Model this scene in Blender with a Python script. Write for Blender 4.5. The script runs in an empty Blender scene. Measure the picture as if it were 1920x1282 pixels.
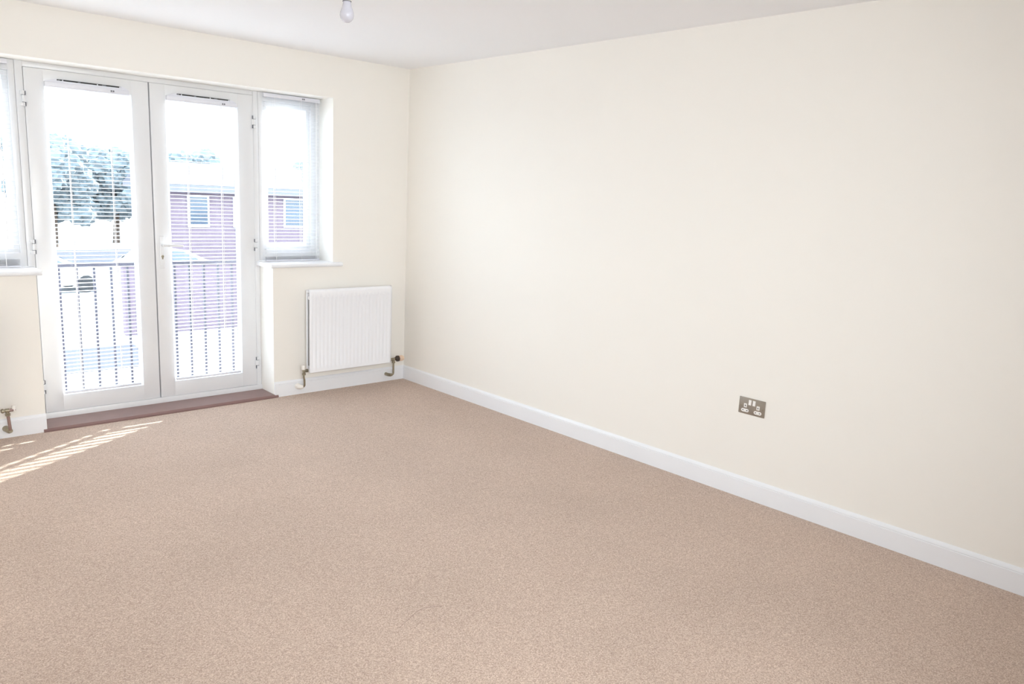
import bpy, bmesh, math, random
from mathutils import Vector, Matrix
random.seed(7)
PI = math.pi
sc = bpy.context.scene
C = sc.collection

# ------------------------------------------------------------------ camera
cam_d = bpy.data.cameras.new('camera'); cam = bpy.data.objects.new('camera', cam_d); C.objects.link(cam)
cam_d.sensor_fit = 'HORIZONTAL'; cam_d.sensor_width = 36.0; cam_d.lens = 36.0 * 1443.85 / 1920
cam_d.clip_start = 0.05; cam_d.clip_end = 400
yaw, pitch, roll = math.radians(43.1127), math.radians(10.7368), math.radians(2.6953)
fwd = Vector((math.sin(yaw) * math.cos(pitch), math.cos(yaw) * math.cos(pitch), -math.sin(pitch)))
rt = Vector((math.cos(yaw), -math.sin(yaw), 0)); up = rt.cross(fwd)
r2 = math.cos(roll) * rt + math.sin(roll) * up; u2 = -math.sin(roll) * rt + math.cos(roll) * up
M = Matrix((r2, u2, -fwd)).transposed().to_4x4(); M.translation = Vector((-3.5373, -5.0522, 1.4973))
cam.matrix_world = M
sc.camera = cam

# ------------------------------------------------------------------ light and exposure
sc.view_settings.view_transform = 'Standard'; sc.view_settings.look = 'None'
sc.view_settings.gamma = 1.0; sc.view_settings.use_curve_mapping = False
sc.view_settings.exposure = 0.71
sc.cycles.use_denoising = True
sc.cycles.max_bounces = 14; sc.cycles.diffuse_bounces = 8; sc.cycles.transparent_max_bounces = 24
sc.cycles.sample_clamp_indirect = 8.0
w = bpy.data.worlds.new('sky'); sc.world = w; w.use_nodes = True
bg = w.node_tree.nodes['Background']; bg.inputs[0].default_value = (0.76, 0.88, 1.0, 1); bg.inputs[1].default_value = 6.0
def look(o, d): o.rotation_euler = Vector(d).to_track_quat('-Z', 'Y').to_euler()
sd = bpy.data.lights.new('sun', 'SUN'); sd.energy = 16.0; sd.angle = math.radians(0.5); sd.color = (1.0, 0.96, 0.9)
sun = bpy.data.objects.new('sun', sd); C.objects.link(sun)
SUN_EL = math.radians(13.6); az = Vector((-0.852, -0.524))
look(sun, (az.x * math.cos(SUN_EL), az.y * math.cos(SUN_EL), -math.sin(SUN_EL))); sun.location = (6, 5, 6)
def area(name, loc, d, sx, sy, e, col):
    l = bpy.data.lights.new(name, 'AREA'); l.shape = 'RECTANGLE'; l.size = sx; l.size_y = sy; l.energy = e; l.color = col
    o = bpy.data.objects.new(name, l); C.objects.link(o); o.location = loc; look(o, d); return o
# added fill lamp behind the camera, brightens the window wall; no such source seen
fill = area('fill_light', (-2.4, -5.6, 1.5), (0.35, 1, -0.2), 2.8, 1.7, 39, (0.90, 0.96, 1.0)); fill.data.spread = math.radians(110)
# portal over the glazing guides the sky's light into the room
port = area('window_portal', (-1.83, 0.29, 1.07), (0, -1, 0), 2.38, 2.1, 10, (1, 1, 1)); port.data.cycles.is_portal = True

# ------------------------------------------------------------------ materials
def mat(name, col, rough=0.6, metal=0.0, noise=None, bump=None, spec=0.5, coat=0):
    m = bpy.data.materials.new(name); m.use_nodes = True; nt = m.node_tree; b = nt.nodes['Principled BSDF']
    b.inputs['Roughness'].default_value = rough; b.inputs['Metallic'].default_value = metal
    b.inputs['Specular IOR Level'].default_value = spec
    if coat: b.inputs['Coat Weight'].default_value = coat
    tc = nt.nodes.new('ShaderNodeTexCoord')
    n = nt.nodes.new('ShaderNodeTexNoise'); n.inputs['Scale'].default_value = (noise or (3, 0.02))[0]; n.inputs['Detail'].default_value = 4
    nt.links.new(tc.outputs['Object'], n.inputs['Vector'])
    r = nt.nodes.new('ShaderNodeMapRange'); a = (noise or (3, 0.02))[1]
    r.inputs['To Min'].default_value = 1 - a; r.inputs['To Max'].default_value = 1 + a * 0.5
    nt.links.new(n.outputs['Fac'], r.inputs['Value'])
    mx = nt.nodes.new('ShaderNodeVectorMath'); mx.operation = 'SCALE'; mx.inputs[0].default_value = col[:3]
    nt.links.new(r.outputs['Result'], mx.inputs['Scale']); nt.links.new(mx.outputs['Vector'], b.inputs['Base Color'])
    if bump:
        n2 = nt.nodes.new('ShaderNodeTexNoise'); n2.inputs['Scale'].default_value = bump[0]; n2.inputs['Detail'].default_value = 3
        nt.links.new(tc.outputs['Object'], n2.inputs['Vector'])
        bp = nt.nodes.new('ShaderNodeBump'); bp.inputs['Strength'].default_value = bump[1]; bp.inputs['Distance'].default_value = bump[2]
        nt.links.new(n2.outputs['Fac'], bp.inputs['Height']); nt.links.new(bp.outputs['Normal'], b.inputs['Normal'])
    return m
def lin(r, g, b):
    f = lambda c: ((c / 255 + 0.055) / 1.055) ** 2.4 if c > 10 else c / 255 / 12.92
    return (f(r), f(g), f(b))
M_WALL = mat('cream_wall_paint', lin(241, 238, 232), 0.85, noise=(1.5, 0.015), bump=(180, 0.08, 0.001), spec=0.2)
M_CEIL = mat('white_ceiling_paint', lin(244, 245, 248), 0.9, noise=(2, 0.01), bump=(120, 0.06, 0.001), spec=0.1)
M_TRIM = mat('white_gloss_paint', lin(238, 240, 244), 0.35, noise=(6, 0.02), bump=(25, 0.05, 0.001))
M_UPVC = mat('white_upvc', lin(229, 230, 232), 0.28, noise=(5, 0.012))
M_BLIND = mat('white_enamelled_slat', lin(242, 243, 246), 0.35, noise=(20, 0.01))
M_BRAIL = mat('white_blind_rail', lin(226, 227, 235), 0.4, noise=(20, 0.02))
M_RAD = mat('white_radiator_enamel', lin(242, 243, 247), 0.3, noise=(8, 0.01))
M_FIN = mat('grey_convector_steel', lin(150, 150, 150), 0.5, noise=(8, 0.05))
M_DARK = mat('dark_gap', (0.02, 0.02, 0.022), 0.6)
M_GREY = mat('grey_gasket', lin(120, 122, 130), 0.6)
M_NICK = mat('aged_nickel', lin(168, 160, 140), 0.35, 0.85, noise=(60, 0.25))
M_COPP = mat('tarnished_copper_pipe', lin(170, 146, 140), 0.4, 0.8, noise=(50, 0.3))
M_PLASTIC = mat('white_plastic_cap', lin(238, 234, 228), 0.4)
M_PEACH = mat('cream_plastic_head', lin(232, 205, 182), 0.45, noise=(30, 0.06))
M_COLLAR = mat('dark_collar', lin(70, 58, 50), 0.4)
M_STEEL = mat('brushed_steel', lin(166, 158, 148), 0.45, 0.8, noise=(220, 0.12))
M_INSERT = mat('white_socket_insert', lin(240, 238, 235), 0.35)
M_WOOD = mat('dark_brown_threshold', lin(136, 108, 104), 0.38, noise=(14, 0.18), bump=(60, 0.15, 0.002))
M_BULB = mat('opal_glass_bulb', lin(206, 206, 216), 0.12, noise=(4, 0.01))
M_CORD = mat('white_cord', lin(240, 240, 242), 0.7)

def glass_mat():
    m = bpy.data.materials.new('window_glass'); m.use_nodes = True; nt = m.node_tree
    for n in list(nt.nodes):
        if n.type == 'BSDF_PRINCIPLED': nt.nodes.remove(n)
    out = [n for n in nt.nodes if n.type == 'OUTPUT_MATERIAL'][0]
    t = nt.nodes.new('ShaderNodeBsdfTransparent'); t.inputs[0].default_value = (0.95, 0.97, 0.97, 1)
    g = nt.nodes.new('ShaderNodeBsdfGlossy'); g.inputs['Roughness'].default_value = 0.02
    lw = nt.nodes.new('ShaderNodeLayerWeight'); lw.inputs[0].default_value = 0.5
    pw = nt.nodes.new('ShaderNodeMath'); pw.operation = 'POWER'; pw.inputs[1].default_value = 4.0
    nt.links.new(lw.outputs['Facing'], pw.inputs[0])
    f = nt.nodes.new('ShaderNodeMath'); f.operation = 'MULTIPLY_ADD'; f.inputs[1].default_value = 0.5; f.inputs[2].default_value = 0.025
    nt.links.new(pw.outputs[0], f.inputs[0])
    mx = nt.nodes.new('ShaderNodeMixShader')
    nt.links.new(f.outputs[0], mx.inputs[0]); nt.links.new(t.outputs[0], mx.inputs[1]); nt.links.new(g.outputs[0], mx.inputs[2])
    nt.links.new(mx.outputs[0], out.inputs[0]); return m
M_GLASS = glass_mat()

def carpet_mat():
    m = bpy.data.materials.new('beige_twist_carpet'); m.use_nodes = True; nt = m.node_tree; b = nt.nodes['Principled BSDF']
    b.inputs['Roughness'].default_value = 1.0; b.inputs['Specular IOR Level'].default_value = 0.05
    b.inputs['Sheen Weight'].default_value = 0.15
    tc = nt.nodes.new('ShaderNodeTexCoord')
    v = nt.nodes.new('ShaderNodeTexVoronoi'); v.inputs['Scale'].default_value = 280
    n = nt.nodes.new('ShaderNodeTexNoise'); n.inputs['Scale'].default_value = 200; n.inputs['Detail'].default_value = 3
    big = nt.nodes.new('ShaderNodeTexNoise'); big.inputs['Scale'].default_value = 1.6; big.inputs['Detail'].default_value = 2
    for x in (v, n, big): nt.links.new(tc.outputs['Object'], x.inputs['Vector'])
    sep = nt.nodes.new('ShaderNodeSeparateColor'); nt.links.new(v.outputs['Color'], sep.inputs[0])
    cr = nt.nodes.new('ShaderNodeValToRGB'); e = cr.color_ramp.elements
    e[0].position = 0.0; e[0].color = (*lin(142, 120, 107), 1); e[1].position = 1.0; e[1].color = (*lin(242, 227, 214), 1)
    k = e.new(0.3); k.color = (*lin(180, 157, 142), 1); k = e.new(0.7); k.color = (*lin(209, 188, 172), 1)
    mix = nt.nodes.new('ShaderNodeMath'); mix.operation = 'MULTIPLY_ADD'; mix.inputs[1].default_value = 0.55
    ad = nt.nodes.new('ShaderNodeMath'); ad.operation = 'MULTIPLY'; ad.inputs[1].default_value = 0.45
    nt.links.new(n.outputs['Fac'], ad.inputs[0]); nt.links.new(sep.outputs[0], mix.inputs[0]); nt.links.new(ad.outputs[0], mix.inputs[2])
    nt.links.new(mix.outputs[0], cr.inputs[0])
    mr = nt.nodes.new('ShaderNodeMapRange'); mr.inputs['From Min'].default_value = 0.3; mr.inputs['From Max'].default_value = 0.7
    mr.inputs['To Min'].default_value = 0.95; mr.inputs['To Max'].default_value = 1.04
    nt.links.new(big.outputs['Fac'], mr.inputs['Value'])
    sc_ = nt.nodes.new('ShaderNodeVectorMath'); sc_.operation = 'SCALE'
    nt.links.new(cr.outputs['Color'], sc_.inputs[0]); nt.links.new(mr.outputs['Result'], sc_.inputs['Scale'])
    nt.links.new(sc_.outputs['Vector'], b.inputs['Base Color'])
    bp = nt.nodes.new('ShaderNodeBump'); bp.inputs['Strength'].default_value = 0.6; bp.inputs['Distance'].default_value = 0.004
    nt.links.new(mix.outputs[0], bp.inputs['Height']); nt.links.new(bp.outputs['Normal'], b.inputs['Normal'])
    return m
M_CARPET = carpet_mat()

# ------------------------------------------------------------------ helpers
def bx(bm, x0, x1, y0, y1, z0, z1, bev=0.0, seg=2):
    vs = [bm.verts.new((x, y, z)) for x in (x0, x1) for y in (y0, y1) for z in (z0, z1)]
    q = [(0, 1, 3, 2), (4, 6, 7, 5), (0, 4, 5, 1), (2, 3, 7, 6), (0, 2, 6, 4), (1, 5, 7, 3)]
    fs = [bm.faces.new([vs[i] for i in f]) for f in q]
    if bev:
        es = list({e for f in fs for e in f.edges})
        bmesh.ops.bevel(bm, geom=es, offset=bev, segments=seg, profile=0.5, affect='EDGES')
def frame_of(d):
    d = d.normalized(); a = Vector((0, 0, 1)) if abs(d.z) < 0.9 else Vector((1, 0, 0))
    u = d.cross(a).normalized(); return u, d.cross(u).normalized()
def tube(bm, pts, rad, seg=12, cap=True):
    pts = [Vector(p) for p in pts]; rings = []
    rad = rad if isinstance(rad, (list, tuple)) else [rad] * len(pts)
    u = None
    for i, p in enumerate(pts):
        d = (pts[min(i + 1, len(pts) - 1)] - pts[max(i - 1, 0)]).normalized()
        if u is None: u, v = frame_of(d)
        else: u = (u - d * u.dot(d)).normalized(); v = d.cross(u)
        rings.append([bm.verts.new(p + (u * math.cos(t) + v * math.sin(t)) * rad[i]) for t in [2 * PI * k / seg for k in range(seg)]])
    for a, b in zip(rings, rings[1:]):
        for k in range(seg): bm.faces.new((a[k], a[(k + 1) % seg], b[(k + 1) % seg], b[k]))
    if cap: bm.faces.new(rings[0][::-1]); bm.faces.new(rings[-1])
def lathe(bm, o, d, prof, seg=24):
    o = Vector(o); d = Vector(d).normalized(); u, v = frame_of(d); rings = []
    for (h, r) in prof:
        rings.append([bm.verts.new(o + d * h + (u * math.cos(t) + v * math.sin(t)) * max(r, 1e-5)) for t in [2 * PI * k / seg for k in range(seg)]])
    for a, b in zip(rings, rings[1:]):
        for k in range(seg): bm.faces.new((a[k], a[(k + 1) % seg], b[(k + 1) % seg], b[k]))
    bm.faces.new(rings[0][::-1]); bm.faces.new(rings[-1])
def prism(bm, poly, f, a, b):
    A = [bm.verts.new(f(p, a)) for p in poly]; B = [bm.verts.new(f(p, b)) for p in poly]; n = len(poly)
    bm.faces.new(A[::-1]); bm.faces.new(B)
    for i in range(n): bm.faces.new((A[i], A[(i + 1) % n], B[(i + 1) % n], B[i]))
def obj(name, bm, m, parent=None, smooth=True, ang=35, keep=False):
    if not keep: bmesh.ops.recalc_face_normals(bm, faces=bm.faces[:])
    me = bpy.data.meshes.new(name); bm.to_mesh(me); bm.free(); me.materials.append(m)
    if smooth:
        for p in me.polygons: p.use_smooth = True
        me.set_sharp_from_angle(angle=math.radians(ang))
    o = bpy.data.objects.new(name, me); C.objects.link(o)
    if parent:
        o.parent = parent
        pw = Vector((0, 0, 0)); q = parent
        while q: pw += q.location; q = q.parent
        o.location = -pw
    return o
def tag(o, label=None, cat=None, group=None, kind=None):
    if label: o['label'] = label
    if cat: o['category'] = cat
    if group: o['group'] = group
    if kind: o['kind'] = kind
    return o
def thing(name, loc, label, cat, group=None, kind=None):
    o = bpy.data.objects.new(name, None); o.empty_display_size = 0.1; C.objects.link(o); o.location = loc
    return tag(o, label, cat, group, kind)
NB = bmesh.new

# ------------------------------------------------------------------ room shell
XL, YB, H = -4.0, -5.75, 2.4
SOF = 2.12; OXL, OXR = -3.015, -0.648; DXL, DXR = -2.548, -1.116
bm = NB(); bx(bm, XL, 0, YB, 0, -0.12, 0); bx(bm, DXL, DXR, -0.001, 0.3, -0.12, 0)
floor = tag(obj('floor', bm, M_CARPET), 'beige fitted carpet', kind='structure')
bm = NB(); bx(bm, XL - 0.2, 0.2, YB - 0.2, 0.4, H, H + 0.15); tag(obj('ceiling', bm, M_CEIL), 'plain white ceiling', kind='structure')
bm = NB(); bx(bm, 0, 0.2, YB, 0.0, -0.12, H); tag(obj('wall_right', bm, M_WALL), 'long blank cream wall with one socket', kind='structure')
bm = NB(); bx(bm, XL - 0.2, XL, YB, 0.0, -0.12, H); tag(obj('wall_left', bm, M_WALL), kind='structure')
bm = NB(); bx(bm, XL - 0.2, 0.2, YB - 0.2, YB, -0.12, H); tag(obj('wall_front', bm, M_WALL), kind='structure')
bm = NB(); T = 0.3
bx(bm, XL - 0.2, OXL, 0, T, -0.12, SOF); bx(bm, OXR, 0.2, 0, T, -0.12, SOF)
bx(bm, XL - 0.2, 0.2, 0, T, SOF, H)
bx(bm, OXL, DXL, 0, T, -0.12, 0.928); bx(bm, DXR, OXR, 0, T, -0.12, 0.928)
tag(obj('wall_back', bm, M_WALL), 'cream wall around the french doors and side windows', kind='structure')

M_REVEAL = mat('white_reveal', lin(248, 247, 243), 0.8, noise=(2, 0.01), bump=(160, 0.06, 0.001), spec=0.2)  # thin lining of the opening, set paler than the wall colour
bm = NB(); bx(bm, OXL, OXR, 0.0005, 0.2, SOF - 0.0015, SOF + 0.001); tag(obj('trim_6', bm, M_REVEAL), 'white underside of the window opening', kind='structure')
bm = NB(); bx(bm, OXR - 0.0015, OXR + 0.001, 0.0005, 0.2, 0.93, SOF - 0.001); tag(obj('trim_7', bm, M_REVEAL), 'white side of the right window opening', kind='structure')
bm = NB(); bx(bm, DXR - 0.0015, DXR + 0.001, 0.0005, 0.2, 0.0, 0.929); tag(obj('trim_8', bm, M_REVEAL), 'white side of the low wall right of the doors', kind='structure')
SK = [(0, 0), (0.015, 0), (0.015, 0.088), (0.0125, 0.0895), (0.0125, 0.092), (0.0135, 0.094), (0.0115, 0.101), (0.007, 0.107), (0.003, 0.11), (0, 0.11)]
bm = NB(); prism(bm, SK, lambda p, t: (-p[0], t, p[1]), YB, 0.0)
tag(obj('baseboard_right', bm, M_TRIM), 'long white skirting board', kind='structure')
bm = NB(); prism(bm, SK, lambda p, t: (t, -p[0], p[1]), DXR, -0.0005)
tag(obj('baseboard_back', bm, M_TRIM), 'white skirting board behind the radiator by the corner', kind='structure')
bm = NB(); prism(bm, SK, lambda p, t: (t, -p[0], p[1]), XL, DXL)
tag(obj('baseboard_back_left', bm, M_TRIM), 'white skirting board left of the french doors', kind='structure')
bm = NB(); prism(bm, SK, lambda p, t: (XL + p[0], t, p[1]), YB, 0.0); tag(obj('baseboard_left', bm, M_TRIM), kind='structure')

# ------------------------------------------------------------------ door frame, threshold board
YF = 0.2; YO = 0.27
bm = NB()
bx(bm, DXL + 0.001, -2.507, YF, YO, 0.02, SOF - 0.001, 0.003); bx(bm, -1.153, DXR - 0.001, YF, YO, 0.02, SOF - 0.001, 0.003)
bx(bm, -2.507, -1.153, YF + 0.004, YO, 2.088, SOF - 0.001, 0.002)
bx(bm, -2.547, -1.117, YF - 0.012, YO, 0.0, 0.056, 0.004)
# rebate stops behind the leaves
bx(bm, -2.507, -1.153, YO - 0.01, YO + 0.02, 2.06, 2.09); bx(bm, -2.51, -2.49, YO - 0.01, YO + 0.02, 0.05, 2.09); bx(bm, -1.17, -1.15, YO - 0.01, YO + 0.02, 0.05, 2.09)
tag(obj('trim_1', bm, M_UPVC), 'white plastic frame around the french doors', kind='structure')
bm = NB()
poly = [(-0.022, 0.0), (-0.022, 0.012), (-0.016, 0.02), (0.18, 0.022), (0.188, 0.022), (0.188, 0.0)]
prism(bm, poly, lambda p, t: (t, p[0], p[1]), DXL + 0.002, DXR - 0.002)
prism(bm, [(-0.024, 0.0), (-0.024, 0.01), (-0.018, 0.0175), (-0.0155, 0.0175), (-0.0155, 0.0)], lambda p, t: (t, p[0], p[1]), DXL - 0.018, DXR + 0.022)
tag(obj('trim_2', bm, M_WOOD), 'dark brown threshold board below the french doors', kind='structure')

def ringframe(bm, x0, x1, z0, z1, gx0, gx1, gz0, gz1, y0, y1, bev=0.003):
    bx(bm, x0, gx0, y0, y1, z0, z1, bev); bx(bm, gx1, x1, y0, y1, z0, z1, bev)
    bx(bm, gx0 - 0.004, gx1 + 0.004, y0, y1, gz1, z1, bev); bx(bm, gx0 - 0.004, gx1 + 0.004, y0, y1, z0, gz0, bev)
def beads(bm, gx0, gx1, gz0, gz1, y0, y1, wd=0.016):
    o = [(gx0, gz0), (gx1, gz0), (gx1, gz1), (gx0, gz1)]; i = [(gx0 + wd, gz0 + wd), (gx1 - wd, gz0 + wd), (gx1 - wd, gz1 - wd), (gx0 + wd, gz1 - wd)]
    A = [bm.verts.new((p[0], y0, p[1])) for p in o]; B = [bm.verts.new((p[0], y1 - 0.004, p[1])) for p in i]
    Cc = [bm.verts.new((p[0], y1, p[1])) for p in i]; D = [bm.verts.new((p[0], y1, p[1])) for p in o]
    for k in range(4):
        j = (k + 1) % 4
        bm.faces.new((A[k], A[j], B[j], B[k])); bm.faces.new((B[k], B[j], Cc[j], Cc[k])); bm.faces.new((Cc[k], Cc[j], D[j], D[k])); bm.faces.new((D[k], D[j], A[j], A[k]))
def gasket(bm, gx0, gx1, gz0, gz1, y, wd=0.0016):
    bx(bm, gx0, gx0 + wd, y, y + 0.002, gz0, gz1); bx(bm, gx1 - wd, gx1, y, y + 0.002, gz0, gz1)
    bx(bm, gx0, gx1, y, y + 0.002, gz0, gz0 + wd); bx(bm, gx0, gx1, y, y + 0.002, gz1 - wd, gz1)

def hinge(parent, x, z, s):
    bm = NB()
    tube(bm, [(x, YF - 0.009, z - 0.042), (x, YF - 0.009, z + 0.042)], 0.0075, 12)
    bx(bm, min(x, x - s * 0.016), max(x, x - s * 0.016), YF - 0.012, YF, z - 0.019, z + 0.018, 0.0015)
    bx(bm, min(x, x + s * 0.018), max(x, x + s * 0.018), YF - 0.014, YF, z + 0.021, z + 0.042, 0.0015)
    bx(bm, min(x, x + s * 0.018), max(x, x + s * 0.018), YF - 0.014, YF, z - 0.042, z - 0.022, 0.0015)
    h = obj('hinge', bm, M_UPVC, parent)
    bm = NB()
    for zz in (z + 0.0195, z - 0.0205): bx(bm, x - 0.008, x + 0.008, YF - 0.0175, YF - 0.004, zz - 0.0012, zz + 0.0012)
    xa = x - s * 0.0095
    for zz in (z + 0.031, z - 0.031): bx(bm, xa - 0.001, xa + 0.001, YF - 0.0155, YF, zz - 0.011, zz + 0.011)
    obj('hinge_gap', bm, M_GREY, h)

def leaf(name, x0, x1, gx0, gx1, side, label):
    z0, z1, gz0, gz1 = 0.0575, 2.0866, 0.158, 2.0
    t = thing(name, ((x0 + x1) / 2, YF, z0), label, None, kind='structure')
    bm = NB(); ringframe(bm, x0, x1, z0, z1, gx0, gx1, gz0, gz1, YF - 0.004, YO - 0.012)
    obj('door_frame', bm, M_UPVC, t)
    bm = NB(); beads(bm, gx0, gx1, gz0, gz1, YF - 0.002, YF + 0.028); obj('glazing_bead', bm, M_UPVC, t)
    bm = NB(); gasket(bm, gx0 + 0.0165, gx1 - 0.0165, gz0 + 0.0165, gz1 - 0.0165, YF + 0.0275); obj('gasket', bm, M_GREY, t)
    bm = NB(); bx(bm, gx0 + 0.003, gx1 - 0.003, YF + 0.031, YF + 0.035, gz0 + 0.003, gz1 - 0.003); obj('glass_pane', bm, M_GLASS, t)
    for z in (1.912, 1.073, 0.222): hinge(t, x0 - 0.006 if side < 0 else x1 + 0.004, z, -1 if side < 0 else 1)
    return t
dl = leaf('door_1', -2.5055, -1.8335, -2.405, -1.935, -1, 'left leaf of the white french doors')
dr = leaf('door_2', -1.8265, -1.1545, -1.732, -1.262, 1, 'right leaf of the white french doors, with the handle')
bm = NB(); bx(bm, -1.8337, -1.8263, YF + 0.02, YO - 0.01, 0.062, 2.084); obj('meeting_gasket', bm, M_GREY, dr)
bm = NB(); bx(bm, -1.803, -1.773, YF - 0.014, YF - 0.003, 0.925, 1.135, 0.005, 3)
hd = obj('door_handle', bm, M_UPVC, dr)
bm = NB(); tube(bm, [(-1.788, YF - 0.012, 1.078), (-1.788, YF - 0.052, 1.078)], 0.009, 14)
tube(bm, [(-1.792, YF - 0.05, 1.079), (-1.77, YF - 0.054, 1.078), (-1.72, YF - 0.053, 1.0755), (-1.667, YF - 0.05, 1.073)], [0.009, 0.0095, 0.0085, 0.0075], 14)
obj('lever', bm, M_UPVC, hd)
bm = NB(); lathe(bm, (-1.788, YF - 0.013, 1.004), (0, -1, 0), [(0, 0.0085), (0.004, 0.0085), (0.0045, 0.007)], 16)
bx(bm, -1.792, -1.784, YF - 0.0165, YF - 0.013, 0.985, 1.002, 0.001)
obj('lock_cylinder', bm, M_NICK, hd)

def side_window(name, x0, x1, gx0, gx1, label):
    z0, z1, gz0, gz1 = 0.957, SOF - 0.002, 1.067, 2.03
    t = thing(name, ((x0 + x1) / 2, YF, z0), label, None, kind='structure')
    bm = NB(); ringframe(bm, x0, x1, z0, z1, gx0 - 0.03, gx1 + 0.03, gz0 - 0.03, gz1 + 0.03, YF, YO); obj('window_frame', bm, M_UPVC, t)
    bm = NB(); ringframe(bm, gx0 - 0.03, gx1 + 0.03, gz0 - 0.03, gz1 + 0.03, gx0, gx1, gz0, gz1, YF + 0.012, YO - 0.01)
    obj('sash', bm, M_UPVC, t)
    bm = NB(); beads(bm, gx0, gx1, gz0, gz1, YF + 0.013, YF + 0.034, 0.013); obj('glazing_bead', bm, M_UPVC, t)
    bm = NB(); gasket(bm, gx0 + 0.0135, gx1 - 0.0135, gz0 + 0.0135, gz1 - 0.0135, YF + 0.034); obj('gasket', bm, M_GREY, t)
    bm = NB(); bx(bm, gx0 + 0.003, gx1 - 0.003, YF + 0.037, YF + 0.041, gz0 + 0.003, gz1 - 0.003); obj('glass_pane', bm, M_GLASS, t)
    return t
wr = side_window('window_2', DXR + 0.0, OXR + 0.0, -1.05, -0.75, 'narrow white window right of the french doors')
wl = side_window('window_1', OXL, DXL, -2.91, -2.61, 'narrow white window left of the french doors')
SILL = [(YF, 0.957), (YF, 0.928), (-0.022, 0.928), (-0.03, 0.932), (-0.034, 0.938), (-0.034, 0.947), (-0.030, 0.953), (-0.022, 0.957)]
bm = NB(); prism(bm, SILL, lambda p, t: (t, p[0], p[1]), -1.142, OXR)
prism(bm, [(-0.001, 0.957), (-0.001, 0.928)] + SILL[2:], lambda p, t: (t, p[0], p[1]), OXR - 0.0005, -0.583)
obj('window_sill', bm, M_TRIM, wr)
bm = NB(); prism(bm, SILL, lambda p, t: (t, p[0], p[1]), OXL, -2.524)
prism(bm, [(-0.001, 0.957), (-0.001, 0.928)] + SILL[2:], lambda p, t: (t, p[0], p[1]), -3.08, OXL + 0.0005)
obj('window_sill', bm, M_TRIM, wl)

# ------------------------------------------------------------------ venetian blinds
def slat(bm, x0, x1, yc, z, tilt, wd=0.025):
    n = 5; top = []; bot = []
    for i in range(n):
        s = (i / (n - 1) - 0.5) * wd; h = 0.0018 * (1 - (2 * i / (n - 1) - 1) ** 2)
        y = yc + s * math.cos(tilt) - h * math.sin(tilt) * -1; zz = z - s * math.sin(tilt) + h * math.cos(tilt)
        top.append((y, zz + 0.00025)); bot.append((y, zz - 0.00025))
    poly = top + bot[::-1]
    prism(bm, poly, lambda p, t: (t, p[0], p[1]), x0, x1)
def blind(x0, x1, yc, ztop, zbot, label, cords, stack, wand, tilt=0.06, sp=0.0240, shadow_gap=True):
    t = thing('venetian_blind', ((x0 + x1) / 2, yc, zbot), label, 'blind', 'venetian blinds on the glazed doors and side windows')
    bm = NB(); bx(bm, x0 - 0.004, x1 + 0.004, yc - 0.0135, yc + 0.0115, ztop - 0.027, ztop, 0.002)
    hr = obj('headrail', bm, M_BRAIL, t)
    # cord lock and tilter
    bm = NB()
    for xx in (cords[-1] + 0.012, cords[-1] + 0.024): bx(bm, xx - 0.004, xx + 0.004, yc - 0.0165, yc - 0.012, ztop - 0.018, ztop - 0.008, 0.001)
    obj('cord_lock', bm, M_GREY, hr)
    if shadow_gap:
        # dark box painted as shade fills the slot with clips over the headrail, between two sloping end plates
        bm = NB()
        prism(bm, [(x0 - 0.004, ztop + 0.001), (x0 + 0.05, ztop + 0.021), (x0 + 0.06, ztop + 0.021), (x0 + 0.06, ztop + 0.001)], lambda p, t_: (p[0], t_, p[1]), yc - 0.006, yc + 0.011)
        prism(bm, [(x1 + 0.004, ztop + 0.001), (x1 - 0.03, ztop + 0.021), (x1 - 0.04, ztop + 0.021), (x1 - 0.04, ztop + 0.001)], lambda p, t_: (p[0], t_, p[1]), yc - 0.006, yc + 0.011)
        bx(bm, x0 + 0.05, x1 - 0.035, yc - 0.004, yc + 0.0113, ztop + 0.0005, ztop + 0.012)
        obj('bracket', bm, M_BRAIL, t)
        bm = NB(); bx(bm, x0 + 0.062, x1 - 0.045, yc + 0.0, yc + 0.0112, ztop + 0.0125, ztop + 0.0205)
        sl = obj('shadow_gap', bm, M_DARK, t)
        L = x1 - x0
        for f_, wd in ((0.16, 0.012), (0.205, 0.006), (0.40, 0.014), (0.62, 0.006), (0.70, 0.022), (0.90, 0.008)):
            bm = NB(); bx(bm, x0 + f_ * L - wd / 2, x0 + f_ * L + wd / 2, yc - 0.003, yc + 0.001, ztop + 0.0105, ztop + 0.0185, 0.001)
            obj('clip', bm, M_GREY if wd > 0.01 else M_BRAIL, sl)
    z = ztop - 0.04; bm = NB(); end = zbot + 0.012 + stack * 0.0042 + 0.01
    k = 0
    while z > end:
        slat(bm, x0, x1, yc, z, -tilt + 0.012 * math.sin(k * 1.7)); z -= sp; k += 1
    for i in range(stack): slat(bm, x0, x1, yc, zbot + 0.014 + i * 0.0042, 0.02)
    obj('slats', bm, M_BLIND, t, ang=50)
    bm = NB(); bx(bm, x0, x1, yc - 0.012, yc + 0.012, zbot, zbot + 0.011, 0.003); obj('bottom_rail', bm, M_BRAIL, t)
    for xx in cords:
        bm = NB()
        for yy in (yc - 0.0135, yc + 0.0132): bx(bm, xx - 0.0017, xx + 0.0017, yy - 0.0004, yy + 0.0004, zbot + 0.003, ztop - 0.02)
        obj('ladder_tape', bm, M_CORD, t)
    return t
TL = 0.17
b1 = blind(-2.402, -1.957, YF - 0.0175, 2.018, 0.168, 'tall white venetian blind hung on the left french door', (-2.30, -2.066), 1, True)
b2 = blind(-1.727, -1.282, YF - 0.0175, 2.018, 0.168, 'tall white venetian blind hung on the right french door, behind the handle', (-1.608, -1.386), 1, True)
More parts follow.
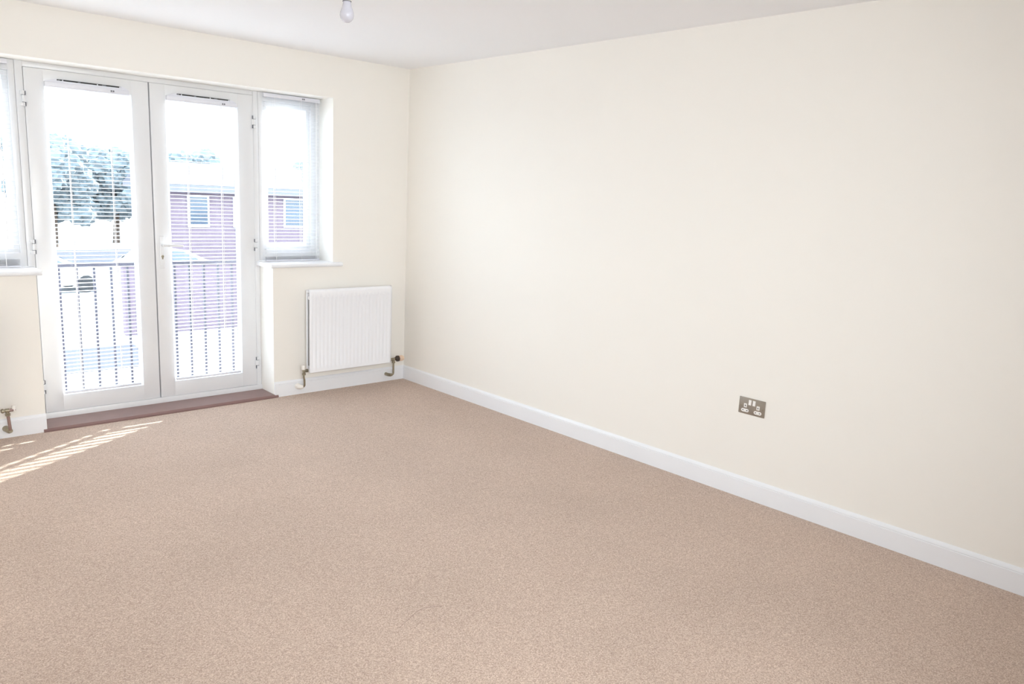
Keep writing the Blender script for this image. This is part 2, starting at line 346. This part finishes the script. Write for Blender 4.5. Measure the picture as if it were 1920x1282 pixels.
b3 = blind(-1.085, -0.668, YF - 0.026, 2.113, 0.9575, 'short white venetian blind on the narrow right window', (-1.012, -0.812), 5, False, shadow_gap=False)
b4 = blind(-3.0, -2.59, YF - 0.026, 2.113, 0.9575, 'short white venetian blind on the narrow left window, cut by the photo edge', (-2.9, -2.66), 9, False, shadow_gap=False)
bm = NB(); tube(bm, [(-0.697, YF - 0.042, 2.09), (-0.696, YF - 0.042, 1.5), (-0.697, YF - 0.043, 1.01)], 0.0028, 8); obj('tilt_wand', bm, M_CORD, b3)
bm = NB()
tube(bm, [(-0.697, YF - 0.043, 1.012), (-0.700, YF - 0.045, 0.995), (-0.712, YF - 0.05, 0.972), (-0.735, YF - 0.07, 0.9595), (-0.78, YF - 0.09, 0.9587), (-0.82, YF - 0.075, 0.9587), (-0.85, YF - 0.09, 0.9587)], 0.0013, 6)
tube(bm, [(-0.694, YF - 0.043, 1.012), (-0.690, YF - 0.045, 0.99), (-0.695, YF - 0.05, 0.97), (-0.71, YF - 0.065, 0.9595), (-0.745, YF - 0.085, 0.9587)], 0.0013, 6)
obj('pull_cord', bm, M_CORD, b3)
bm = NB(); tube(bm, [(-2.645, YF - 0.042, 2.09), (-2.645, YF - 0.042, 1.06)], 0.0028, 8); obj('tilt_wand', bm, M_CORD, b4)
# beaded pull cord at the right edge of the left door blind
bm = NB(); p = [(-1.945, YF - 0.018, 2.0 - i * 0.05) for i in range(29)]
tube(bm, p, 0.0009, 6)
for i in range(20): lathe(bm, (-1.945 + 0.0015 * math.sin(i * 2.3), YF - 0.018, 0.72 - i * 0.0135), (0, 0, 1), [(-0.0045, 0.001), (-0.002, 0.0026), (0.001, 0.0028), (0.004, 0.001)], 8)
obj('pull_cord', bm, M_CORD, b1)
bm = NB(); tube(bm, [(-1.272, YF - 0.018, 2.0), (-1.271, YF - 0.018, 0.4)], 0.0009, 6); obj('pull_cord', bm, M_CORD, b2)

# ------------------------------------------------------------------ radiators
def radiator(x0, x1, label):
    yf, yb, zb, zt = -0.10, -0.045, 0.166, 0.775
    t = thing('radiator', ((x0 + x1) / 2, -0.07, zb), label, 'radiator', 'white panel radiators under the side windows')
    n = 21; m = 0.0165; pitch = (x1 - x0 - 2 * m) / n; xs = [(x0, 0), (x0 + m, 0)]
    for i in range(n):
        a = x0 + m + i * pitch
        xs += [(a + pitch * 0.10, 0), (a + pitch * 0.28, 1), (a + pitch * 0.62, 1), (a + pitch * 0.80, 0)]
    xs += [(x1 - m, 0), (x1, 0)]
    D = 0.0075
    rows = [(yf + 0.008, zb, 0), (yf, zb + 0.004, 0), (yf, zb + 0.032, 0), (yf, zb + 0.044, 1), (yf, zt - 0.055, 1), (yf, zt - 0.043, 0), (yf, zt - 0.02, 0)]
    for k in range(1, 9):   # rolled top
        a = PI / 2 * k / 8 * 2; cy, rz = (yf - 0.0 + yf + 0.034) / 2, 0.017
        rows.append((cy - 0.017 * math.cos(a), zt - 0.02 + 0.02 * math.sin(a), 0))
    bm = NB(); g = [[bm.verts.new((x, y + D * f * r, z)) for (x, f) in xs] for (y, z, r) in rows]
    for a, b in zip(g, g[1:]):
        for k in range(len(xs) - 1): bm.faces.new((a[k], a[k + 1], b[k + 1], b[k]))
    fp = obj('front_panel', bm, M_RAD, t, ang=60); md = fp.modifiers.new('s', 'SOLIDIFY'); md.thickness = 0.0016; md.offset = -1
    bm = NB(); bx(bm, x0 + 0.002, x1 - 0.002, yb - 0.008, yb, zb + 0.004, zt - 0.006, 0.003)
    obj('back_panel', bm, M_RAD, t)
    bm = NB(); tube(bm, [(x0 - 0.001, (yf + yb) / 2 + 0.012, zt - 0.022), (x0 + 0.03, (yf + yb) / 2 + 0.012, zt - 0.022)], 0.008, 12); obj('end_plug', bm, M_RAD, t)
    bm = NB(); bx(bm, x0 + 0.001, x1 - 0.001, yf + 0.012, yb - 0.006, zt - 0.02, zt - 0.0155, 0.001); obj('top_grille', bm, M_RAD, t)
    for zz in (zb + 0.02, zt - 0.06):
        bm = NB(); tube(bm, [(x0 + 0.004, yf + 0.018, zz), (x1 - 0.004, yf + 0.018, zz)], 0.0125, 12); obj('header_pipe', bm, M_RAD, t)
    bm = NB(); xx = x0 + 0.012
    pts = []
    k = 0
    while xx < x1 - 0.03:
        pts.append((xx, yf + 0.02 if k % 2 else yb - 0.012)); xx += 0.014; k += 1
    for a, b in zip(pts, pts[1:]):
        vs = [bm.verts.new((a[0], a[1], zb + 0.05)), bm.verts.new((b[0], b[1], zb + 0.05)), bm.verts.new((b[0], b[1], zt - 0.05)), bm.verts.new((a[0], a[1], zt - 0.05))]
        bm.faces.new(vs)
    f = obj('convector_fins', bm, M_FIN, t, keep=True); md = f.modifiers.new('s', 'SOLIDIFY'); md.thickness = 0.0006
    for xb in (x0 + 0.12, x1 - 0.12):
        bm = NB(); bx(bm, xb - 0.015, xb + 0.015, yb - 0.002, -0.0008, zb + 0.08, zt - 0.1, 0.001); obj('wall_bracket', bm, M_RAD, t)
    return t
def valve_body(parent, x, y, z, s, length=0.05):
    """valve with tail into the radiator; s is the side (+1 right of it)"""
    bm = NB()
    lathe(bm, (x - s * 0.033, y, z), (s, 0, 0), [(0, 0.008), (0.004, 0.0125), (0.013, 0.0125), (0.014, 0.009), (0.02, 0.009), (0.021, 0.0115), (0.033 + length * 0.2, 0.0115), (0.034 + length * 0.2, 0.009)], 14)
    lathe(bm, (x, y, z), (0, 0, -1), [(0, 0.0095), (0.016, 0.0095), (0.017, 0.0135), (0.03, 0.0135), (0.033, 0.009)], 8)
    return obj('valve', bm, M_NICK, parent)
r1 = radiator(-0.892, -0.192, 'white radiator below the right window, between door and corner')
VY = -0.072
# left-hand lockshield valve: upright white cap, pipe bending to a white plastic elbow at the skirting
v = valve_body(r1, -0.922, VY, 0.184, -1, 0.04)
bm = NB(); lathe(bm, (-0.926, VY, 0.193), (0, 0, 1), [(0, 0.011), (0.003, 0.0135), (0.03, 0.0125), (0.034, 0.010)], 18); obj('cap', bm, M_PLASTIC, v)
bm = NB(); tube(bm, [(-0.924, VY, 0.16), (-0.922, VY, 0.135), (-0.916, VY + 0.004, 0.115), (-0.914, VY + 0.006, 0.075), (-0.916, VY + 0.012, 0.066), (-0.922, VY + 0.02, 0.062)], 0.0072, 12); obj('pipe', bm, M_NICK, r1)
bm = NB(); tube(bm, [(-0.918, VY + 0.012, 0.062), (-0.93, VY + 0.024, 0.060), (-0.942, -0.036, 0.062), (-0.944, -0.0145, 0.064)], [0.009, 0.016, 0.019, 0.021], 16); obj('pipe_collar', bm, M_PLASTIC, r1)
# right-hand thermostatic valve: dark collar and cream head pointing at the corner
v = valve_body(r1, -0.148, VY, 0.186, 1, 0.04)
bm = NB(); lathe(bm, (-0.124, VY, 0.187), (1, 0, 0), [(-0.01, 0.012), (0.0, 0.015), (0.006, 0.021), (0.006, 0.0235), (0.022, 0.0235), (0.023, 0.019)], 24)
cl = obj('collar', bm, M_COLLAR, v)
bm = NB(); pr = [(0.0, 0.018), (0.002, 0.0225), (0.036, 0.0215), (0.044, 0.018), (0.046, 0.013)]
lathe(bm, (-0.102, VY, 0.187), (1, 0, 0), pr, 24)
for k in range(12):
    a = 2 * PI * k / 12; yy, zz = VY + 0.0215 * math.cos(a), 0.187 + 0.0215 * math.sin(a)
    tube(bm, [(-0.098, yy, zz), (-0.07, yy, zz)], 0.0017, 6)
obj('valve_head', bm, M_PEACH, v)
bm = NB(); tube(bm, [(-0.148, VY, 0.16), (-0.148, VY, 0.075), (-0.15, VY + 0.001, 0.066), (-0.156, VY + 0.002, 0.062), (-0.166, VY + 0.004, 0.061)], 0.0075, 12); obj('pipe', bm, M_NICK, r1)
bm = NB(); tube(bm, [(-0.158, VY + 0.002, 0.061), (-0.172, VY + 0.006, 0.0605), (-0.180, VY + 0.02, 0.060), (-0.182, -0.0145, 0.060)], [0.010, 0.0125, 0.0125, 0.013], 14); obj('elbow', bm, M_NICK, r1)

r2_ = radiator(-3.492, -2.793, 'white radiator below the left window, cut by the photo edge')
v = valve_body(r2_, -2.748, VY, 0.176, 1, 0.04)
bm = NB(); lathe(bm, (-2.746, VY, 0.176), (1, 0, 0), [(0, 0.009), (0.02, 0.009), (0.022, 0.012), (0.036, 0.012)], 12); obj('union_nut', bm, M_COPP, v)
bm = NB(); lathe(bm, (-2.716, VY, 0.166), (0, 0, 1), [(0, 0.010), (0.003, 0.0125), (0.034, 0.011), (0.037, 0.009)], 16); obj('cap', bm, M_PLASTIC, v)
bm = NB(); tube(bm, [(-2.748, VY, 0.15), (-2.746, VY, 0.13), (-2.742, VY, 0.07), (-2.742, VY + 0.002, 0.06)], 0.0085, 12); obj('pipe', bm, M_COPP, r2_)
bm = NB(); tube(bm, [(-2.740, VY, 0.056), (-2.744, VY + 0.01, 0.052), (-2.752, VY + 0.025, 0.055), (-2.754, -0.0145, 0.056)], [0.0125, 0.014, 0.014, 0.018], 14); obj('elbow', bm, M_NICK, r2_)

# ------------------------------------------------------------------ double socket on the right wall
SY, SZ = -3.1025, 0.4885
s = thing('double_socket', (0, SY, SZ), 'brushed steel double power socket with white switches, on the long right wall', 'socket')
def wy(u): return SY - u     # u runs left to right as seen from the room
bm = NB(); bx(bm, -0.0045, 0, wy(0.074), wy(-0.074), SZ - 0.0435, SZ + 0.0435, 0.0022, 3); obj('face_plate', bm, M_STEEL, s)
for k, u in enumerate((-0.0115, 0.0115)):
    bm = NB(); bx(bm, -0.0052, -0.004, wy(u + 0.0078), wy(u - 0.0078), SZ + 0.0065, SZ + 0.034, 0.0005)
    prism(bm, [(-0.005, 0.008), (-0.0095, 0.0095), (-0.006, 0.0325), (-0.005, 0.0325)], lambda p, t: (p[0], t, SZ + p[1]), wy(u + 0.0062), wy(u - 0.0062))
    obj('switch', bm, M_INSERT, s)
for u in (-0.036, 0.036):
    bm = NB(); bx(bm, -0.0056, -0.004, wy(u + 0.0085), wy(u - 0.0085), SZ - 0.0095, SZ + 0.0115, 0.0012)
    L = 0.013
    poly = [(math.cos(a) * 0.0085 + (L if math.cos(a) >= 0 else -L), math.sin(a) * 0.0085) for a in [2 * PI * (k + 0.5) / 24 for k in range(24)]]
    prism(bm, poly, lambda p, t: (t, wy(u + p[0]), SZ - 0.0245 + p[1]), -0.0056, -0.004)
    ins = obj('socket_outlet', bm, M_INSERT, s)
    bm = NB(); bx(bm, -0.0062, -0.005, wy(u + 0.002), wy(u - 0.002), SZ - 0.003, SZ + 0.005); obj('pin_hole', bm, M_DARK, ins)
    for q in (-0.0115, 0.0115):
        bm = NB(); bx(bm, -0.0062, -0.005, wy(u + q + 0.0033), wy(u + q - 0.0033), SZ - 0.0265, SZ - 0.0225); obj('pin_hole', bm, M_DARK, ins)
for u in (-0.0605, 0.0605):
    bm = NB(); lathe(bm, (-0.004, wy(u), SZ), (-1, 0, 0), [(0, 0.0042), (0.0012, 0.0042), (0.0018, 0.003)], 16); obj('screw', bm, M_NICK, s)

# ------------------------------------------------------------------ pendant bulb
BX, BY, BZ = -1.838, -2.185, 2.145
pb = thing('pendant_light', (BX, BY, H), 'bare white bulb hanging from a white lampholder on the ceiling', 'light')
bm = NB(); lathe(bm, (BX, BY, BZ), (0, 0, 1), [(0.0, 0.002), (0.002, 0.0105), (0.008, 0.019), (0.017, 0.0255), (0.028, 0.0278), (0.038, 0.0268), (0.050, 0.0225), (0.062, 0.0178), (0.076, 0.0155), (0.084, 0.0145)], 32); obj('bulb', bm, M_BULB, pb, ang=60)
bm = NB(); lathe(bm, (BX, BY, BZ + 0.08), (0, 0, 1), [(0, 0.0165), (0.004, 0.0195), (0.016, 0.0195), (0.018, 0.0175), (0.05, 0.0165), (0.06, 0.012), (0.07, 0.006)], 28); obj('lamp_holder', bm, M_PLASTIC, pb)
bm = NB(); lathe(bm, (BX, BY, BZ + 0.079), (0, 0, 1), [(0, 0.0175), (0.0015, 0.0182), (0.003, 0.0175)], 24); obj('holder_rim', bm, M_GREY, pb)
bm = NB(); tube(bm, [(BX, BY, BZ + 0.145), (BX, BY, H - 0.018)], 0.0032, 8); obj('cord', bm, M_CORD, pb)
bm = NB(); lathe(bm, (BX, BY, H - 0.022), (0, 0, 1), [(0, 0.012), (0.004, 0.03), (0.012, 0.036), (0.022, 0.037)], 28); obj('ceiling_rose', bm, M_PLASTIC, pb)

# loose hair on the carpet
M_HAIR = mat('dark_hair', lin(120, 98, 90), 0.6)
HAIR = [(-2.113, -3.029, 0.003), (-2.060, -3.005, 0.003), (-2.005, -2.980, 0.003), (-1.971, -2.978, 0.003), (-1.935, -2.992, 0.003), (-1.917, -3.011, 0.003)]
bm = NB(); tube(bm, HAIR, 0.00045, 6)
tag(obj('loose_hair', bm, M_HAIR), 'long thin dark hair lying on the carpet in the foreground', 'hair')

# ------------------------------------------------------------------ outside
M_GROUND = mat('pale_tarmac', lin(150, 150, 152), 0.9, noise=(0.6, 0.15))
M_RAIL = mat('dark_grey_painted_steel', lin(72, 70, 84), 0.5)
M_LEAF = mat('dark_green_foliage', lin(104, 114, 118), 0.8, noise=(1.2, 0.4))
M_BARK = mat('brown_bark', lin(84, 70, 60), 0.9, noise=(5, 0.3))
M_BRICK = mat('buff_brick', lin(108, 94, 104), 0.9, noise=(3, 0.25))
M_ROOF = mat('grey_slate', lin(92, 92, 100), 0.8, noise=(2, 0.2))
M_CARW = mat('white_car_paint', lin(225, 228, 232), 0.2, coat=0.6)
M_CARG = mat('silver_car_paint', lin(150, 152, 160), 0.25, 0.3, coat=0.6)
M_CGL = mat('dark_car_glass', lin(70, 80, 92), 0.1)
M_TYRE = mat('black_tyre', lin(40, 40, 42), 0.8)
M_SLAB = mat('grey_concrete', lin(108, 108, 114), 0.9, noise=(4, 0.12))
GZ = -2.8
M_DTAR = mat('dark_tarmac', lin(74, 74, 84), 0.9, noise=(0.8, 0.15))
bm = NB(); bx(bm, -60, 90, 0.3, 110, GZ - 0.3, GZ); tag(obj('ground', bm, M_GROUND), 'pale tarmac car park seen through the blinds', kind='structure')
bm = NB(); bx(bm, XL - 0.2, 0.2, 0.0, 0.3, GZ, -0.12); tag(obj('trim_3', bm, M_BRICK), kind='structure')
bm = NB(); bx(bm, -2.7, -0.95, 0.3, 0.68, -0.16, -0.02, 0.004); tag(obj('trim_4', bm, M_SLAB), 'grey balcony slab outside the french doors', kind='structure')
RY = 0.62
t = thing('balcony_railing', (-1.83, RY, -0.02), 'dark metal balcony railing outside the french doors', 'railing')
bm = NB(); bx(bm, -2.72, -0.93, RY - 0.02, RY + 0.02, 0.905, 0.93, 0.004); obj('top_rail', bm, M_RAIL, t)
bm = NB(); bx(bm, -2.72, -0.93, RY - 0.015, RY + 0.015, 0.05, 0.075, 0.003); obj('bottom_rail', bm, M_RAIL, t)
for xx in (-2.71, -0.94):
    bm = NB(); bx(bm, xx - 0.015, xx + 0.015, RY - 0.015, RY + 0.015, -0.02, 0.906); obj('post', bm, M_RAIL, t)
    bm = NB(); bx(bm, xx - 0.012, xx + 0.012, 0.3, RY, 0.9, 0.925); obj('side_rail', bm, M_RAIL, t)
x = -2.611
while x < -0.98:
    bm = NB(); bx(bm, x - 0.007, x + 0.007, RY - 0.007, RY + 0.007, 0.07, 0.907); obj('baluster', bm, M_RAIL, t); x += 0.1045

def car(x, y, rz, paint, label):
    t = thing('parked_car', (x, y, GZ), label, 'car'); t.rotation_euler = (0, 0, rz)
    def ob(n, bm, m, p=None):
        o = obj(n, bm, m); o.parent = p or t; return o
    side = [(-2.1, 0.28), (-2.15, 0.62), (-2.05, 0.92), (-1.75, 0.98), (-1.35, 1.38), (-0.9, 1.46), (0.1, 1.44), (0.45, 1.34), (1.05, 0.98), (1.85, 0.86), (2.1, 0.66), (2.12, 0.28)]
    bm = NB(); prism(bm, side, lambda p, q: (p[0], q, p[1]), -0.86, 0.86)
    for v_ in bm.verts:
        if v_.co.z > 1.0: v_.co.y *= 0.78
    bmesh.ops.bevel(bm, geom=bm.edges[:], offset=0.05, segments=2, affect='EDGES'); ob('body', bm, paint)
    for sgn in (-1, 1):
        bm = NB(); prism(bm, [(-1.5, 1.0), (-1.25, 1.33), (-0.45, 1.37), (-0.45, 1.0)], lambda p, q: (p[0], q * (0.86 if p[1] < 1.1 else 0.70), p[1]), sgn * 0.98, sgn * 1.02); ob('side_window', bm, M_CGL)
        bm = NB(); prism(bm, [(-0.38, 1.0), (-0.38, 1.37), (0.2, 1.34), (0.78, 1.0)], lambda p, q: (p[0], q * (0.86 if p[1] < 1.1 else 0.70), p[1]), sgn * 0.98, sgn * 1.02); ob('side_window', bm, M_CGL)
        for wx in (-1.3, 1.32):
            bm = NB(); lathe(bm, (wx, sgn * 0.72, 0.32), (0, sgn, 0), [(0, 0.3), (0.02, 0.32), (0.16, 0.32), (0.18, 0.2), (0.17, 0.05)], 20); ob('wheel', bm, M_TYRE)
    bm = NB(); prism(bm, [(0.5, 1.325), (1.0, 1.02), (1.03, 1.03), (0.53, 1.345)], lambda p, q: (p[0], q, p[1]), -0.6, 0.6); ob('windscreen', bm, M_CGL)
    return t
car(2.9, 27.5, 0.15, M_CARW, 'white car parked furthest left outside, seen through the left door blind')
car(8.2, 29.0, 0.1, M_CARG, 'silver car parked outside to the right of the white car')

def tree(x, y, h, r, label):
    t = thing('tree', (x, y, GZ), label, 'tree', 'trees beyond the car park')
    bm = NB(); tube(bm, [(0, 0, 0), (0.1, 0, h * 0.3), (0, 0.1, h * 0.7)], [0.22, 0.16, 0.06], 10); o = obj('trunk', bm, M_BARK); o.parent = t
    bm = NB()
    rnd = random.Random(x * 7 + y)
    for i in range(60):
        a, b_ = rnd.uniform(0, 2 * PI), rnd.uniform(-0.9, 1.3); rr = r * rnd.uniform(0.2, 0.85)
        c = Vector((math.cos(a) * rr, math.sin(a) * rr, h * 0.55 + b_ * h * 0.28))
        res = bmesh.ops.create_icosphere(bm, subdivisions=3, radius=r * rnd.uniform(0.2, 0.36), matrix=Matrix.Translation(c))
        for v_ in res['verts']: v_.co += (v_.co - c).normalized() * rnd.uniform(-0.12, 0.16) * r * 0.5
    o = obj('foliage', bm, M_LEAF, smooth=False); o.parent = t
    return t
tree(7.7, 47, 6.4, 2.1, 'dark tree furthest left beyond the car park')
tree(12.1, 50.5, 6.3, 2.0, 'dark tree seen through the right edge of the left door')
tree(9.6, 57, 7.2, 2.2, 'dark tree behind the middle of the trees seen through the left door')
tree(18.4, 56, 6.3, 2.8, 'dark tree behind the left end of the house roof')
tree(24.8, 46.5, 6.0, 2.3, 'dark tree seen through the narrow right window, beyond the house')

bm = NB(); bx(bm, 1.5, 10.0, 36.0, 36.3, GZ, GZ + 0.8); tag(obj('garden_wall', bm, M_SLAB), 'low grey wall behind the parked cars, in front of the trees', 'wall')
hs = thing('brick_house', (15, 37.4, GZ), 'low brick house with grey roof across the car park', 'house')
def hp(n, bm, m, p=None): o = obj(n, bm, m, hs if p is None else p); return o
bm = NB(); bx(bm, 11.0, 21.6, 37.4, 43.4, GZ, 1.0); hp('wall', bm, M_BRICK)
bm = NB(); prism(bm, [(37.0, 1.28), (40.4, 2.5), (43.8, 1.28)], lambda p, q: (q, p[0], p[1]), 10.7, 21.9); hp('roof', bm, M_ROOF)
bm = NB(); bx(bm, 10.7, 21.9, 36.9, 37.0, 0.88, 1.27); bx(bm, 10.7, 21.9, 37.0, 43.8, 1.0, 1.27); hp('fascia', bm, M_SLAB)
for xx, ww in ((12.1, 0.95), (14.6, 1.5), (17.6, 1.5)):
    bm = NB(); bx(bm, xx - 0.1, xx + ww + 0.1, 37.33, 37.4, -0.95, 0.75); wf = hp('window', bm, M_CARW)
    bm = NB(); bx(bm, xx, xx + ww, 37.3, 37.335, -0.85, 0.65); o = obj('pane', bm, M_CGL); o.parent = wf; o.location = -(hs.location + wf.location)
bm = NB(); bx(bm, 2.95, 24, 17.5, 17.75, GZ, -0.87); bx(bm, 2.9, 24.05, 17.46, 17.79, -0.87, -0.79)
tag(obj('boundary_wall', bm, M_BRICK), 'brick garden wall across the car park, right of the parked cars', 'wall')
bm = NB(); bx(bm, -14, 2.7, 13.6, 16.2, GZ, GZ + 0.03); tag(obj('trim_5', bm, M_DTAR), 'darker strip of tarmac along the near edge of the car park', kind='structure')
